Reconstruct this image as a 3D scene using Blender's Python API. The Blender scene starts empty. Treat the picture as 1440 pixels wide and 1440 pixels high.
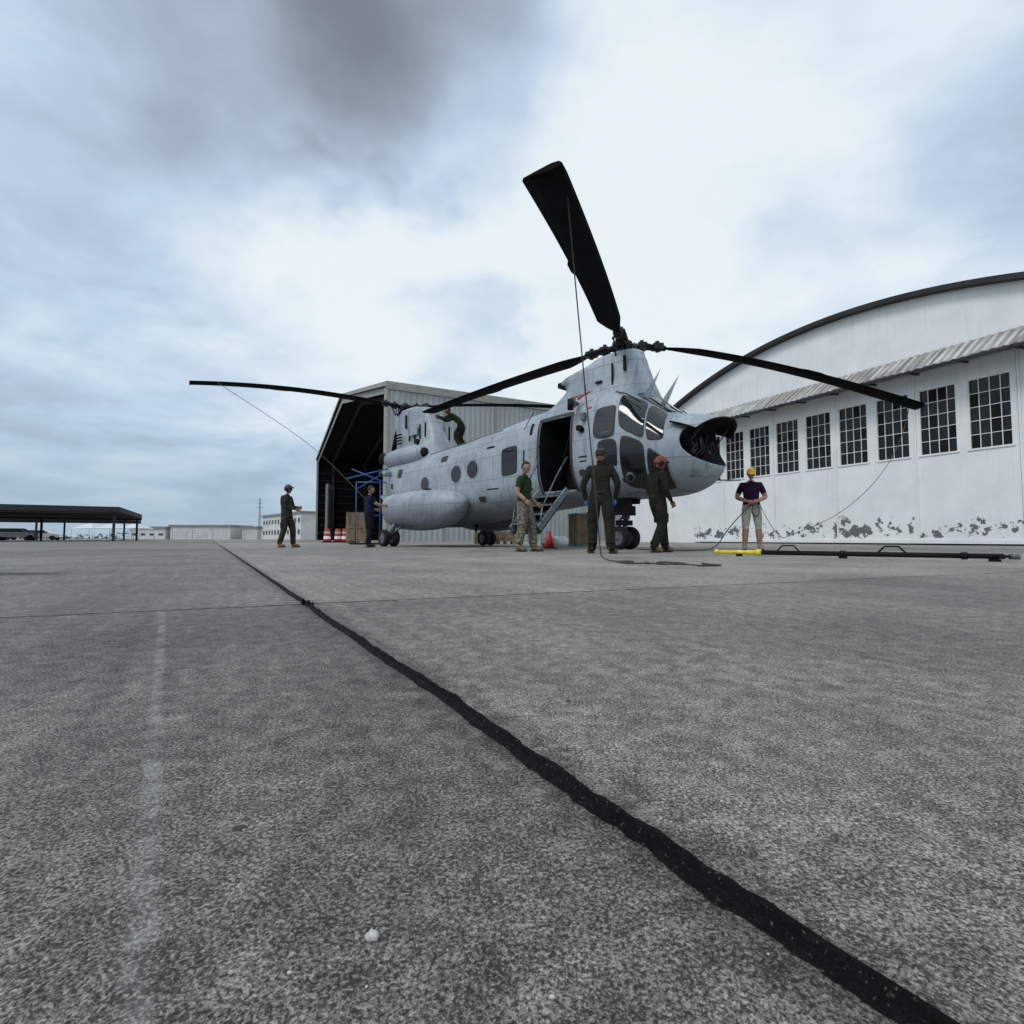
import bpy, bmesh, math, random
from mathutils import Vector, Matrix
random.seed(7)
rad=math.radians
S=bpy.context.scene
COL=S.collection
# ------------------------------------------------------------------ node helpers
class NT:
    def __init__(s,nt): s.nt=nt; s.n=nt.nodes; s.l=nt.links
    def node(s,t,**k):
        n=s.n.new(t)
        for a,b in k.items(): setattr(n,a,b)
        return n
    def put(s,sock,v):
        if isinstance(v,bpy.types.NodeSocket): s.l.new(v,sock)
        elif v is not None: sock.default_value=v
    def math(s,op,a,b=None,c=None,clamp=False):
        n=s.node('ShaderNodeMath',operation=op,use_clamp=clamp)
        s.put(n.inputs[0],a)
        if b is not None: s.put(n.inputs[1],b)
        if c is not None: s.put(n.inputs[2],c)
        return n.outputs[0]
    def vmath(s,op,a,b=None,scale=None):
        n=s.node('ShaderNodeVectorMath',operation=op)
        s.put(n.inputs[0],a)
        if b is not None: s.put(n.inputs[1],b)
        if scale is not None: s.put(n.inputs[3],scale)
        return n.outputs[1] if op in('DOT_PRODUCT','LENGTH') else n.outputs[0]
    def noise(s,vec,scale,detail=4,rough=.55,dist=0,color=False):
        n=s.node('ShaderNodeTexNoise')
        s.put(n.inputs['Vector'],vec); n.inputs['Scale'].default_value=scale
        n.inputs['Detail'].default_value=detail; n.inputs['Roughness'].default_value=rough
        n.inputs['Distortion'].default_value=dist
        return n.outputs['Color'] if color else n.outputs['Fac']
    def voro(s,vec,scale,feature='F1',out='Distance'):
        n=s.node('ShaderNodeTexVoronoi',feature=feature)
        s.put(n.inputs['Vector'],vec); n.inputs['Scale'].default_value=scale
        return n.outputs[out]
    def mr(s,v,a,b,c=0,d=1,smooth=False):
        n=s.node('ShaderNodeMapRange')
        if smooth: n.interpolation_type='SMOOTHSTEP'
        s.put(n.inputs[0],v)
        for i,x in enumerate((a,b,c,d)): s.put(n.inputs[i+1],x)
        return n.outputs[0]
    def mix(s,f,a,b,blend='MIX'):
        n=s.node('ShaderNodeMix',data_type='RGBA',blend_type=blend)
        s.put(n.inputs[0],f)
        for i,x in((6,a),(7,b)):
            if isinstance(x,(tuple,list)): x=tuple(x)+((1,) if len(x)==3 else ())
            s.put(n.inputs[i],x)
        return n.outputs[2]
    def xyz(s,v):
        n=s.node('ShaderNodeSeparateXYZ'); s.put(n.inputs[0],v); return n.outputs
    def comb(s,x,y,z):
        n=s.node('ShaderNodeCombineXYZ')
        for i,q in enumerate((x,y,z)): s.put(n.inputs[i],q)
        return n.outputs[0]
    def bump(s,h,strength,dist,normal=None):
        n=s.node('ShaderNodeBump'); n.inputs['Strength'].default_value=strength; n.inputs['Distance'].default_value=dist
        s.put(n.inputs['Height'],h)
        if normal is not None: s.put(n.inputs['Normal'],normal)
        return n.outputs[0]
    def obj(s): return s.node('ShaderNodeTexCoord').outputs['Object']
    def pos(s): return s.node('ShaderNodeNewGeometry').outputs['Position']
def newmat(name):
    m=bpy.data.materials.new(name); m.use_nodes=True
    return m,NT(m.node_tree),m.node_tree.nodes['Principled BSDF']
def mat(name,col,rough=.6,metal=0,var=.15,vs=3.0,bump=0,bs=60,spec=.5):
    m,t,p=newmat(name)
    o=t.obj(); f=t.noise(o,vs,3,.6)
    f=t.mr(f,.3,.7,1-var,1+var)
    c=t.vmath('SCALE',tuple(col),scale=f)
    t.put(p.inputs['Base Color'],c)
    p.inputs['Roughness'].default_value=rough; p.inputs['Metallic'].default_value=metal
    p.inputs['Specular IOR Level'].default_value=spec
    if bump: t.put(p.inputs['Normal'],t.bump(t.noise(o,bs,3),bump,.01))
    return m
def cloth(name,col,spec=.15):
    m,t,p=newmat(name); o=t.obj()
    f=t.mr(t.noise(o,7,4,.6),.3,.7,.65,1.3)
    t.put(p.inputs['Base Color'],t.vmath('SCALE',tuple(col),scale=f));p.inputs['Roughness'].default_value=.95;p.inputs['Specular IOR Level'].default_value=spec
    w=t.noise(t.vmath('MULTIPLY',o,(1,1,1.8)),9,3,.6,.8)
    t.put(p.inputs['Normal'],t.bump(w,.9,.05));return m
def camo(name,c1,c2,c3,sc=9):
    m,t,p=newmat(name); o=t.obj()
    a=t.mr(t.noise(o,sc,3,.6),.49,.52); b=t.mr(t.noise(t.vmath('ADD',o,(5,3,1)),sc*1.4,3,.6),.53,.56)
    t.put(p.inputs['Base Color'],t.mix(b,t.mix(a,c1,c2),c3)); p.inputs['Roughness'].default_value=.95;p.inputs['Specular IOR Level'].default_value=.15
    t.put(p.inputs['Normal'],t.bump(t.noise(o,10,3,.6,.8),.9,.05))
    return m
# ------------------------------------------------------------------ mesh builder
class MB:
    def __init__(s,mats): s.V=[];s.F=[];s.M=[];s.S=[];s.mats=mats
    def add(s,V,F,m=0,smooth=False):
        o=len(s.V); s.V+= [tuple(v) for v in V]
        for f in F: s.F.append(tuple(i+o for i in f)); s.M.append(m); s.S.append(smooth)
    def box(s,c,size,m=0,rot=None):
        hx,hy,hz=[q/2 for q in size]; c=Vector(c)
        P=[Vector((x,y,z)) for x in(-hx,hx) for y in(-hy,hy) for z in(-hz,hz)]
        if rot is not None: P=[rot@p for p in P]
        s.add([c+p for p in P],[(0,1,3,2),(4,6,7,5),(0,4,5,1),(2,3,7,6),(0,2,6,4),(1,5,7,3)],m)
    def b(s,x0,x1,y0,y1,z0,z1,m=0): s.box(((x0+x1)/2,(y0+y1)/2,(z0+z1)/2),(x1-x0,y1-y0,z1-z0),m)
    def beam(s,p,q,w,h,m=0):
        p=Vector(p);q=Vector(q);d=q-p;R=d.to_track_quat('X','Z').to_matrix()
        s.box((p+q)/2,(d.length,w,h),m,R)
    def cyl(s,p,q,r1,r2=None,m=0,n=16,smooth=True,cap=True):
        if r2 is None:r2=r1
        p=Vector(p);q=Vector(q);R=(q-p).to_track_quat('Z','Y').to_matrix()
        V=[];F=[]
        for c,r in((p,r1),(q,r2)):
            for i in range(n):
                a=2*math.pi*i/n; V.append(c+R@Vector((r*math.cos(a),r*math.sin(a),0)))
        F=[(i,(i+1)%n,n+(i+1)%n,n+i) for i in range(n)]
        s.add(V,F,m,smooth)
        if cap:
            s.add(V[:n],[tuple(reversed(range(n)))],m); s.add(V[n:],[tuple(range(n))],m)
    def tube(s,pts,r,m=0,n=8):
        for a,b in zip(pts[:-1],pts[1:]): s.cyl(a,b,r,r,m,n)
    def sph(s,c,r,m=0,n=16,k=10,R=None,fn=None,z0=-1.0):
        if not hasattr(r,'__len__'): r=(r,r,r)
        c=Vector(c);V=[];F=[]
        for j in range(k+1):
            th=math.pi*j/k
            for i in range(n):
                a=2*math.pi*i/n; u=Vector((math.sin(th)*math.cos(a),math.sin(th)*math.sin(a),max(math.cos(th),z0)))
                if fn:u=fn(u)
                v=Vector((u.x*r[0],u.y*r[1],u.z*r[2]))
                if R is not None:v=R@v
                V.append(c+v)
        for j in range(k):
            for i in range(n): F.append((j*n+i,(j+1)*n+i,(j+1)*n+(i+1)%n,j*n+(i+1)%n))
        s.add(V,F,m,True)
    def grid(s,rows,m=0,smooth=True,close=False):
        n=len(rows[0]);V=[p for r in rows for p in r];F=[]
        for j in range(len(rows)-1):
            for i in range(n if close else n-1):
                F.append((j*n+i,j*n+(i+1)%n,(j+1)*n+(i+1)%n,(j+1)*n+i))
        s.add(V,F,m,smooth)
    def done(s,name,parent=None,bevel=0,loc=None,rotz=None):
        me=bpy.data.meshes.new(name); me.from_pydata(s.V,[],s.F)
        for mt in s.mats: me.materials.append(mt)
        me.polygons.foreach_set('material_index',s.M); me.polygons.foreach_set('use_smooth',s.S)
        bm=bmesh.new();bm.from_mesh(me);bmesh.ops.remove_doubles(bm,verts=bm.verts,dist=1e-5)
        bmesh.ops.recalc_face_normals(bm,faces=bm.faces);bm.to_mesh(me);bm.free()
        ob=bpy.data.objects.new(name,me);COL.objects.link(ob)
        if parent: ob.parent=parent
        if loc: ob.location=loc
        if rotz is not None: ob.rotation_euler=(0,0,rotz)
        if bevel:
            b=ob.modifiers.new('b','BEVEL');b.width=bevel;b.segments=2;b.limit_method='ANGLE'
        return ob
def empty(name,loc=(0,0,0),rz=0):
    e=bpy.data.objects.new(name,None);COL.objects.link(e);e.location=loc;e.rotation_euler=(0,0,rz);e.empty_display_size=.3
    return e
def pchip(xs,ys):
    n=len(xs);h=[xs[i+1]-xs[i] for i in range(n-1)];d=[(ys[i+1]-ys[i])/h[i] for i in range(n-1)]
    m=[d[0]]+[0 if d[i-1]*d[i]<=0 else 2*d[i-1]*d[i]/(d[i-1]+d[i]) for i in range(1,n-1)]+[d[-1]]
    def f(x):
        x=min(max(x,xs[0]),xs[-1]);i=0
        while i<n-2 and x>xs[i+1]:i+=1
        t=(x-xs[i])/h[i];t2=t*t;t3=t2*t
        return (2*t3-3*t2+1)*ys[i]+(t3-2*t2+t)*h[i]*m[i]+(-2*t3+3*t2)*ys[i+1]+(t3-t2)*h[i]*m[i+1]
    return f
# ------------------------------------------------------------------ materials
def heli_paint():
    m,t,p=newmat('helicopter_grey_paint'); o=t.obj(); X=t.xyz(o)
    n=t.mr(t.noise(o,1.3,5,.65),.3,.7,.80,1.14)
    st=t.noise(t.vmath('MULTIPLY',o,(6,6,.7)),1.5,4,.65)
    st=t.mr(st,.52,.75,1,.55)
    br=t.node('ShaderNodeTexBrick'); t.put(br.inputs['Vector'],t.comb(X[0],X[2],0))
    br.inputs['Scale'].default_value=1.0; br.inputs['Mortar Size'].default_value=.007; br.inputs['Mortar Smooth'].default_value=.3
    br.inputs['Brick Width'].default_value=1.15; br.inputs['Row Height'].default_value=.62
    line=br.outputs['Fac']
    pt=t.mr(t.noise(t.comb(t.math('SNAP',X[0],.7),t.math('SNAP',X[2],.45),0),2.7,0),.56,.6,1,.86)
    c=t.vmath('SCALE',(.345,.395,.445),scale=t.math('MULTIPLY',t.math('MULTIPLY',n,st),pt))
    c=t.mix(t.math('MULTIPLY',line,.65),c,(.08,.09,.10))
    spk=t.mr(t.noise(o,34,3,.7),.68,.74,0,.5);c=t.mix(spk,c,(.12,.12,.12))
    low=t.mr(X[2],.9,1.7,.55,1,True)  # underside shade put into the paint colour, darker towards the belly
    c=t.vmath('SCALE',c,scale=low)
    t.put(p.inputs['Base Color'],c); t.put(p.inputs['Roughness'],t.mr(n,.8,1.14,.36,.58))
    h=t.math('SUBTRACT',t.math('MULTIPLY',t.noise(o,2.2,3),1.0),t.math('MULTIPLY',line,.5))
    t.put(p.inputs['Normal'],t.bump(h,.55,.03))
    return m
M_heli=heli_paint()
M_glass=mat('cockpit_glass',(.010,.012,.015),.08,0,.1,spec=.5)
M_wsh=mat('windshield_glass',(.018,.022,.026),.06,0,.3,2,spec=.7)
M_black=mat('matte_black',(.009,.009,.010),.75,0,.4,8,spec=.2)
M_seal=mat('dark_seal',(.03,.032,.035),.6)
M_blade=mat('rotor_blade_black',(.006,.006,.007),.85,0,.5,2,spec=.1)
M_hub=mat('rotor_head_metal',(.013,.013,.014),.5,.4,.7,14)
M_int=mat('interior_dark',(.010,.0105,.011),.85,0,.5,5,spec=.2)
M_tyre=mat('tyre_rubber',(.013,.013,.014),.85,0,.3,12,spec=.3)
M_rim=mat('wheel_rim',(.10,.105,.11),.5,0,.3,12)
M_bandw=mat('white_band',(.7,.7,.7),.6)
M_strut=mat('gear_strut_metal',(.13,.145,.16),.4,.3,.4,9)
M_bay=mat('equipment_metal',(.05,.053,.057),.5,.3,.5,9)
M_red=mat('red_paint',(.45,.03,.02),.5,0,.2,8)
M_yel=mat('yellow_paint',(.78,.60,.04),.5,0,.25,12)
M_rope=mat('rope_fibre',(.05,.05,.04),.9,0,.3,50)
M_ropey=mat('rope_tan',(.12,.10,.05),.9,0,.3,50)
# ------------------------------------------------------------------ helicopter
HELI=empty('tandem_rotor_helicopter',(2.63,12.0,0),rad(-48.04))
sec=[(-10.35,2.45,3.05,.45,2.4),(-10.1,2.1,3.1,.75,2.6),(-9.6,1.6,3.12,.95,2.8),(-9.0,1.15,3.12,1.03,3),(-8,.76,3.1,1.1,3),(-7,.62,3.12,1.13,3),(-4,.86,3.35,1.13,3),
 (-2.2,1.02,3.55,1.13,3),(-.3,1.16,3.70,1.13,3),(.45,1.16,3.66,1.12,2.8),(.85,1.15,3.46,1.09,2.6),(1.25,1.16,3.14,1.03,2.4),(1.6,1.20,2.86,.97,2.3),(1.9,1.29,2.70,.86,2.2),(2.12,1.42,2.6,.7,2.1),(2.28,1.58,2.46,.46,2),(2.36,1.82,2.28,.2,2)]
fx=[s[0] for s in sec];fzb,fzt,fhw,fn_=[pchip(fx,[s[i] for s in sec]) for i in(1,2,3,4)]
def fus(x,ph):
    n=fn_(x);zb=fzb(x);zt=fzt(x);zc=(zb+zt)/2;hz=(zt-zb)/2
    c=math.cos(ph);s_=math.sin(ph)
    return Vector((x,-fhw(x)*math.copysign(abs(c)**(2/n),c),zc+hz*math.copysign(abs(s_)**(2/n),s_)))
def phz(x,z):
    n=fn_(x);zb=fzb(x);zt=fzt(x);zc=(zb+zt)/2;hz=(zt-zb)/2
    q=max(-1,min(1,(z-zc)/hz)); return math.asin(math.copysign(abs(q)**(n/2),q))
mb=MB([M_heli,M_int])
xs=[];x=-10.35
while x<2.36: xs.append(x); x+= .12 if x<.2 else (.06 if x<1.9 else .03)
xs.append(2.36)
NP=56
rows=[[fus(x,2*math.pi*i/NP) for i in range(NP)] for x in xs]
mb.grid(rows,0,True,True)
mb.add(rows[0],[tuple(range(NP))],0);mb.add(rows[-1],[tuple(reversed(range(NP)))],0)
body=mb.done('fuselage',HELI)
def cut(target,builder):
    c=builder.done('cutter')
    if target.parent: c.parent=target.parent
    md=target.modifiers.new('bo','BOOLEAN');md.object=c;md.operation='DIFFERENCE';md.solver='EXACT'
    try: md.material_mode='TRANSFER'
    except: pass
    bpy.context.view_layer.update()
    dg=bpy.context.evaluated_depsgraph_get();me=bpy.data.meshes.new_from_object(target.evaluated_get(dg))
    target.modifiers.clear()
    if len(me.polygons)>50: target.data=me
    bpy.data.objects.remove(c)
c=MB([M_int]);c.b(-1.68,-.68,-1.7,-.1,1.4,3.12,0);cut(body,c)
c=MB([M_int]);c.sph((2.30,0,2.20),(.62,1.05,.47),0,32,20);cut(body,c)
gp=MB([M_glass,M_seal,M_heli,M_black,M_red,M_wsh])
def patch(cs,m,off,n=10,mirror=True,shrink=0):
    for sg in ((1,-1) if mirror else (1,)):
        cx=sum(c[0] for c in cs)/4;cp=sum(c[1] for c in cs)/4
        C=[(a+(cx-a)*shrink,b+(cp-b)*shrink) for a,b in cs]
        rr=[]
        for j in range(n+1):
            r=[]
            for i in range(n+1):
                u=i/n;v=j/n
                uu=2*u-1;vv=2*v-1;k=1-.10*(abs(uu*vv))**4
                u=(uu*k+1)/2;v=(vv*k+1)/2
                xx=(C[0][0]*(1-u)+C[1][0]*u)*(1-v)+(C[3][0]*(1-u)+C[2][0]*u)*v
                pp=(C[0][1]*(1-u)+C[1][1]*u)*(1-v)+(C[3][1]*(1-u)+C[2][1]*u)*v
                p=fus(xx,pp);a=fus(xx+.01,pp)-fus(xx-.01,pp);b=fus(xx,pp+.01)-fus(xx,pp-.01)
                nn=a.cross(b).normalized()
                if nn.dot(Vector((0,p.y,p.z-(fzb(xx)+fzt(xx))/2)))<0: nn=-nn
                q=p+nn*off; r.append(Vector((q.x,q.y*sg,q.z)))
            rr.append(r)
        gp.grid(rr,m,True)
def win(cs,m=0,mirror=True):
    patch(cs,1,.006,10,mirror,-.06);patch(cs,m,.012,10,mirror)
def xz(*pts): return [(x,phz(x,z)) for x,z in pts]
d=math.radians
win(xz((.0,2.5),(.56,2.45),(.56,3.12),(.08,3.12)),5)
win(xz((.18,1.88),(.60,1.80),(.62,2.34),(.12,2.36)))
win([(.68,d(8)),(1.24,d(6)),(1.12,d(57)),(.60,d(48))],5)
win([(1.30,d(6)),(1.64,d(14)),(1.50,d(62)),(1.18,d(58))],5)
win([(.82,d(61)),(1.47,d(66)),(1.45,d(87.5)),(.80,d(87.5))],5)
win([(.70,d(-48)),(1.20,d(-58)),(1.25,d(1)),(.70,d(1))])
win([(1.27,d(-60)),(1.68,d(-62)),(1.70,d(-10)),(1.32,d(0))])
win(xz((-3.08,1.9),(-2.5,1.95),(-2.5,2.66),(-3.08,2.62)),0)
patch(xz((-2.25,2.1),(-2.2,2.12),(-2.2,2.5),(-2.25,2.48)),3,.008)
for (a,z,w,h,mm) in[(-.3,2.7,.12,.12,3),(-.35,1.75,.18,.14,1),(-4.0,1.35,.3,.15,1),(-5.9,2.7,.35,.18,1),(-2.0,3.0,.1,.3,3),(-8.6,2.5,.3,.3,1),(-9.2,2.1,.14,.2,3),(-3.6,2.75,.35,.05,3),(.72,1.5,.16,.1,1),(-.15,3.2,.12,.05,4),(-2.15,1.5,.3,.04,3),(-3.5,1.6,.5,.03,3),(-.3,2.1,.25,.03,3),(-.3,2.0,.2,.025,3)]:
    patch(xz((a-w/2,z-h/2),(a+w/2,z-h/2),(a+w/2,z+h/2),(a-w/2,z+h/2)),mm,.008)
for cs in (xz((-1.76,1.34),(-1.69,1.34),(-1.69,3.2),(-1.76,3.2)),xz((-.67,1.34),(-.60,1.34),(-.60,3.2),(-.67,3.2)),xz((-1.76,3.13),(-.6,3.13),(-.6,3.2),(-1.76,3.2))):
    patch(cs,1,.012,10,False)
def port(xc,zc,r):
    for rr,off,m in((r*1.18,.012,2),(r*1.08,.018,1),(r,.024,0)):
        for sg in(1,-1):
            ring=[]
            for k in range(28):
                a=2*math.pi*k/28;X=xc+rr*math.cos(a);Z=zc+rr*math.sin(a);p=fus(X,phz(X,Z));ring.append(Vector((X,(p.y-off)*sg,Z)))
            p=fus(xc,phz(xc,zc));V=ring+[Vector((xc,(p.y-off)*sg,zc))]
            gp.add(V,[(k,(k+1)%28,28) for k in range(28)],m,False)
port(-5.15,2.16,.23);port(-4.36,2.22,.23);port(-6.85,2.0,.2)
gp.done('windows_and_panels',HELI)
mb=MB([M_heli,M_black,M_hub,M_strut,M_red,M_glass,M_int,M_bay])
lid=[]
for j in range(9):
    t=j/8;r=[]
    for i in range(17):
        a=-1+2*i/16
        r.append(Vector((1.70+.90*t*math.cos(a*.95), .84*math.sin(a*1.3)*(1-.10*t), 2.83-.16*t-.05*t*t-.24*abs(a)**2.2)))
    lid.append(r)
mb.grid(lid,1,True); mb.grid([[p+Vector((0,0,.04)) for p in r] for r in lid],0,True)
for lst in(lid[-1],[r[0] for r in lid],[r[-1] for r in lid]): mb.grid([[p,p+Vector((0,0,.04))] for p in lst],1)
for i in range(26):
    mb.box((1.86+random.uniform(-.12,.10),random.uniform(-.5,.5),random.uniform(1.90,2.46)),(random.uniform(.06,.16),random.uniform(.06,.16),random.uniform(.05,.13)),random.choice([1,7,7,2]))
for k in range(7):
    y=-.45+.15*k; mb.tube([(1.85,y,1.90),(2.0,y+.05,2.1),(1.9,y+.1,2.4)],.012,7)
for yy in(-.55,.55): mb.tube([(1.9,yy,2.1),(2.35,yy*.9,2.62)],.012,7)
for yy,xx in((-.55,.95),(.1,1.0),):
    V=[(xx-.14,yy-.01,3.2),(xx+.06,yy-.01,3.15),(xx+.42,yy,3.84),(xx-.14,yy+.01,3.2),(xx+.06,yy+.01,3.15)]
    mb.add(V,[(0,1,2),(4,3,2),(0,3,4,1),(1,4,2),(3,0,2)],0)
mb.tube([(.4,-.8,3.5),(.75,-.9,3.36),(1.1,-.88,3.1)],.012,1)
mb.tube([(1.75,-.1,2.80),(1.4,-.25,3.06)],.012,1);mb.tube([(1.75,.1,2.80),(1.4,.25,3.06)],.012,1)
mb.tube([(.3,-1.12,2.45),(.3,-1.32,2.5),(.6,-1.34,2.5)],.012,3)
mb.cyl((1.2,-.6,1.22),(1.2,-.6,1.05),.1,.08,5);mb.cyl((.3,0,1.2),(.3,0,1.05),.14,.12,1)
mb.cyl((.95,-1.1,1.55),(1.02,-1.2,1.5),.09,.09,3);mb.cyl((1.02,-1.2,1.5),(1.03,-1.21,1.495),.07,.07,5)
for yy in(-.5,.5): mb.tube([(2.0,yy*1.1,1.5),(2.5,yy*1.15,1.46)],.014,3)
# red streamers on the cabin shoulder
mb.tube([(-.55,-.98,3.55),(-.45,-1.08,3.45),(-.3,-1.1,3.50),(-.15,-1.02,3.58)],.022,4);mb.box((-.55,-1.10,3.38),(.05,.02,.22),4)
rows=[]
for j in range(24):
    xx=-7.6+j*.26;zt=fzt(xx)-.03
    rows.append([Vector((xx,.34*math.cos(a),zt+.17*math.sin(a))) for a in [math.pi*k/10 for k in range(11)]])
mb.grid(rows,0,True)
mb.tube([(-6.5,-1.16,2.9),(-3.0,-1.17,3.12)],.012,3)
for xx in(-5.6,-3.9): mb.add([(xx-.1,0,.7),(xx+.1,0,.72),(xx+.02,0,.45),(xx-.08,0,.45)],[(0,1,2,3)],1)
mb.tube([(-2.0,-1.0,3.45),(-2.2,-1.15,3.0)],.01,1)
mb.cyl((-9.4,-1.0,2.6),(-9.5,-1.25,2.55),.12,.1,0);mb.sph((-9.5,-1.26,2.55),.1,5)
mb.cyl((-.35,-1.1,2.75),(-.35,-1.22,2.75),.07,.07,1)
mb.cyl((-.5,-1.05,3.35),(-.5,-1.32,3.38),.05,.05,3);mb.cyl((-.5,-1.3,3.42),(-.5,-1.3,3.18),.07,.07,1);mb.box((-.25,-1.16,3.0),(.12,.1,.16),3)
sp=[(-4.45,.06,.06,1.30,1.25),(-4.6,.24,.24,1.32,1.22),(-4.95,.42,.44,1.36,1.17),(-5.5,.54,.57,1.40,1.13),(-6.4,.60,.62,1.44,1.12),(-7.4,.58,.60,1.44,1.14),(-8.2,.48,.52,1.40,1.2),(-8.8,.26,.36,1.3,1.3),(-8.98,.06,.12,1.2,1.32)]
sx=[s_[0] for s_ in sp][::-1];fa=[pchip(sx,[s_[i] for s_ in sp][::-1]) for i in(1,2,3,4)]
for sg in(1,-1):
    rows=[]
    for j in range(47):
        xx=-8.98+j*(4.53/46)
        hy,hz,yc,zc=[f(xx) for f in fa];r=[]
        for i in range(28):
            a=2*math.pi*i/28;c_=math.cos(a);s_=math.sin(a)
            r.append(Vector((xx,-sg*(yc+hy*math.copysign(abs(c_)**.8,c_)),zc+hz*math.copysign(abs(s_)**.8,s_))))
        rows.append(r)
    mb.grid(rows,0,True,True);mb.add(rows[0],[tuple(range(28))],0);mb.add(rows[-1],[tuple(range(28))],0)
    mb.cyl((-6.0,-sg*1.55,1.70),(-6.0,-sg*1.55,1.76),.1,.1,1)
def pyl(levels,m=0):
    rows=[]
    zs=[l[0] for l in levels];f=[pchip(zs,[l[i] for l in levels]) for i in(1,2,3)]
    n=26
    for j in range(n+1):
        z=zs[0]+(zs[-1]-zs[0])*j/n;a0,a1,w=f[0](z),f[1](z),f[2](z);cx=(a0+a1)/2;hx=(a1-a0)/2;r=[]
        for i in range(32):
            a=2*math.pi*i/32;c_=math.cos(a);s_=math.sin(a)
            tp=1-.30*(1-c_)/2
            r.append(Vector((cx+hx*math.copysign(abs(c_)**.8,c_),w*tp*math.copysign(abs(s_)**.75,s_),z)))
        rows.append(r)
    mb.grid(rows,m,True,True);mb.add(rows[-1],[tuple(range(32))],m)
pyl([(3.3,-2.85,1.0,.88),(3.6,-2.42,.88,.66),(3.85,-1.98,.78,.53),(4.1,-1.70,.70,.47),(4.2,-1.76,.66,.46),(4.28,-1.95,.64,.45),(4.40,-1.78,.6,.44),(4.50,-1.15,.55,.42),(4.6,-.80,.52,.40)])
mb.box((-1.78,0,4.27),(.3,.36,.13),1)
pyl([(2.95,-10.35,-6.9,.95),(3.2,-10.35,-7.15,.80),(3.6,-10.4,-7.45,.60),(4.2,-10.5,-7.8,.48),(4.7,-10.6,-8.05,.44),(4.95,-10.6,-8.3,.40),(5.06,-10.5,-8.8,.34)])
for sg in(1,-1):
    mb.box((-1.0,-sg*.48,3.9),(.45,.03,.3),0);mb.box((.35,-sg*.40,4.25),(.05,.06,.35),1)
    mb.box((.05,-sg*.46,4.05),(.03,.05,.5),1);mb.box((-.35,-sg*.465,3.95),(.18,.04,.05),1)
    for a in range(5):
        for b in range(4): mb.cyl((-9.9+a*.11,-sg*.50,3.75+b*.11),(-9.9+a*.11,-sg*.56,3.75+b*.11),.03,.03,1,8)
    mb.box((-8.6,-sg*.52,4.1),(.5,.04,.35),0);mb.cyl((-8.3,-sg*.4,3.65),(-8.3,-sg*.62,3.65),.10,.10,1)
    mb.box((-9.2,-sg*.47,4.5),(.06,.06,.5),1)
    for k in range(4): mb.box((-8.9+.35*k,-sg*.50,4.0),(.02,.06,.5),1)
    rows=[]
    for xx,r_ in((-7.55,.17),(-7.65,.24),(-7.9,.30),(-8.4,.335),(-9.2,.33),(-9.8,.29),(-10.0,.24)):
        rows.append([Vector((xx,-sg*(.70)+r_*1.05*math.cos(a),3.15+r_*math.sin(a))) for a in[2*math.pi*q/24 for q in range(24)]])
    mb.grid(rows,0,True,True);mb.add(rows[0],[tuple(range(24))],1)
    mb.sph((-7.56,-sg*.70,3.15),(.10,.15,.15),1,18,10)
    mb.cyl((-9.85,-sg*.72,3.15),(-10.2,-sg*.88,3.22),.20,.22,1,20)
mb.done('pylons_sponsons_and_fittings',HELI)
mb=MB([M_heli,M_black]);mb.box((-9.6,0,1.35),(1.7,1.75,.09),0,Matrix.Rotation(rad(35),3,'Y'));mb.done('rear_ramp',HELI,.01)
mb=MB([M_heli,M_strut,M_black,M_red])
p0=Vector((0,-1.18,1.38));p1=Vector((0,-2.1,.48))
for xx in(-1.62,-.72):
    mb.beam(p0+Vector((xx,0,0)),p1+Vector((xx,0,0)),.04,.14,0)
    mb.tube([p0+Vector((xx,0,.75)),p0+Vector((xx,-.35,.3)),p1+Vector((xx,.1,.45)),p1+Vector((xx,.02,.02))],.018,1)
for k in range(4):
    q=p0.lerp(p1,(k+.7)/4.2);mb.box((-1.17,q.y,q.z),(.88,.22,.03),1)
mb.beam(p0+Vector((-1.17,.02,-.12)),p1+Vector((-1.17,.02,-.12)),.9,.025,2)
mb.tube([(-1.64,-1.14,2.6),(-1.64,-1.7,.95)],.006,2);mb.tube([(-.70,-1.14,2.6),(-.70,-1.7,.95)],.006,2)
mb.done('airstair_door',HELI)
def wheel(mb,c,r,w):
    c=Vector(c)
    prof=[(r*.62,-w/2),(r*.9,-w/2),(r,-w*.3),(r,w*.3),(r*.9,w/2),(r*.62,w/2)]
    rows=[[c+Vector((rr*math.cos(a),yy,rr*math.sin(a))) for a in[2*math.pi*k/28 for k in range(28)]] for rr,yy in prof]
    mb.grid(rows,0,True,True)
    mb.cyl(c+Vector((0,-w*.42,0)),c+Vector((0,w*.42,0)),r*.63,r*.63,1,20);mb.cyl(c+Vector((0,-w*.55,0)),c+Vector((0,w*.55,0)),r*.2,r*.2,2,12)
mb=MB([M_tyre,M_rim,M_strut,M_black])
for yy in(-.2,.2): wheel(mb,(0,yy,.27),.27,.18)
mb.cyl((0,-.3,.27),(0,.3,.27),.05,.05,2);mb.cyl((0,0,.27),(.05,0,.75),.06,.06,2);mb.cyl((.05,0,.7),(.08,0,1.3),.09,.1,2)
mb.tube([(.08,0,1.15),(.55,0,1.25)],.035,2);mb.tube([(0,0,.4),(-.18,0,.6),(.03,0,.85)],.03,2);mb.tube([(.05,.0,.8),(-.5,-.15,1.25)],.025,3)
mb.box((.12,-.0,.9),(.2,.3,.22),3);mb.box((.2,-.32,1.0),(.5,.02,.42),3);mb.box((.0,-.0,.62),(.24,.34,.12),3)
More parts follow.
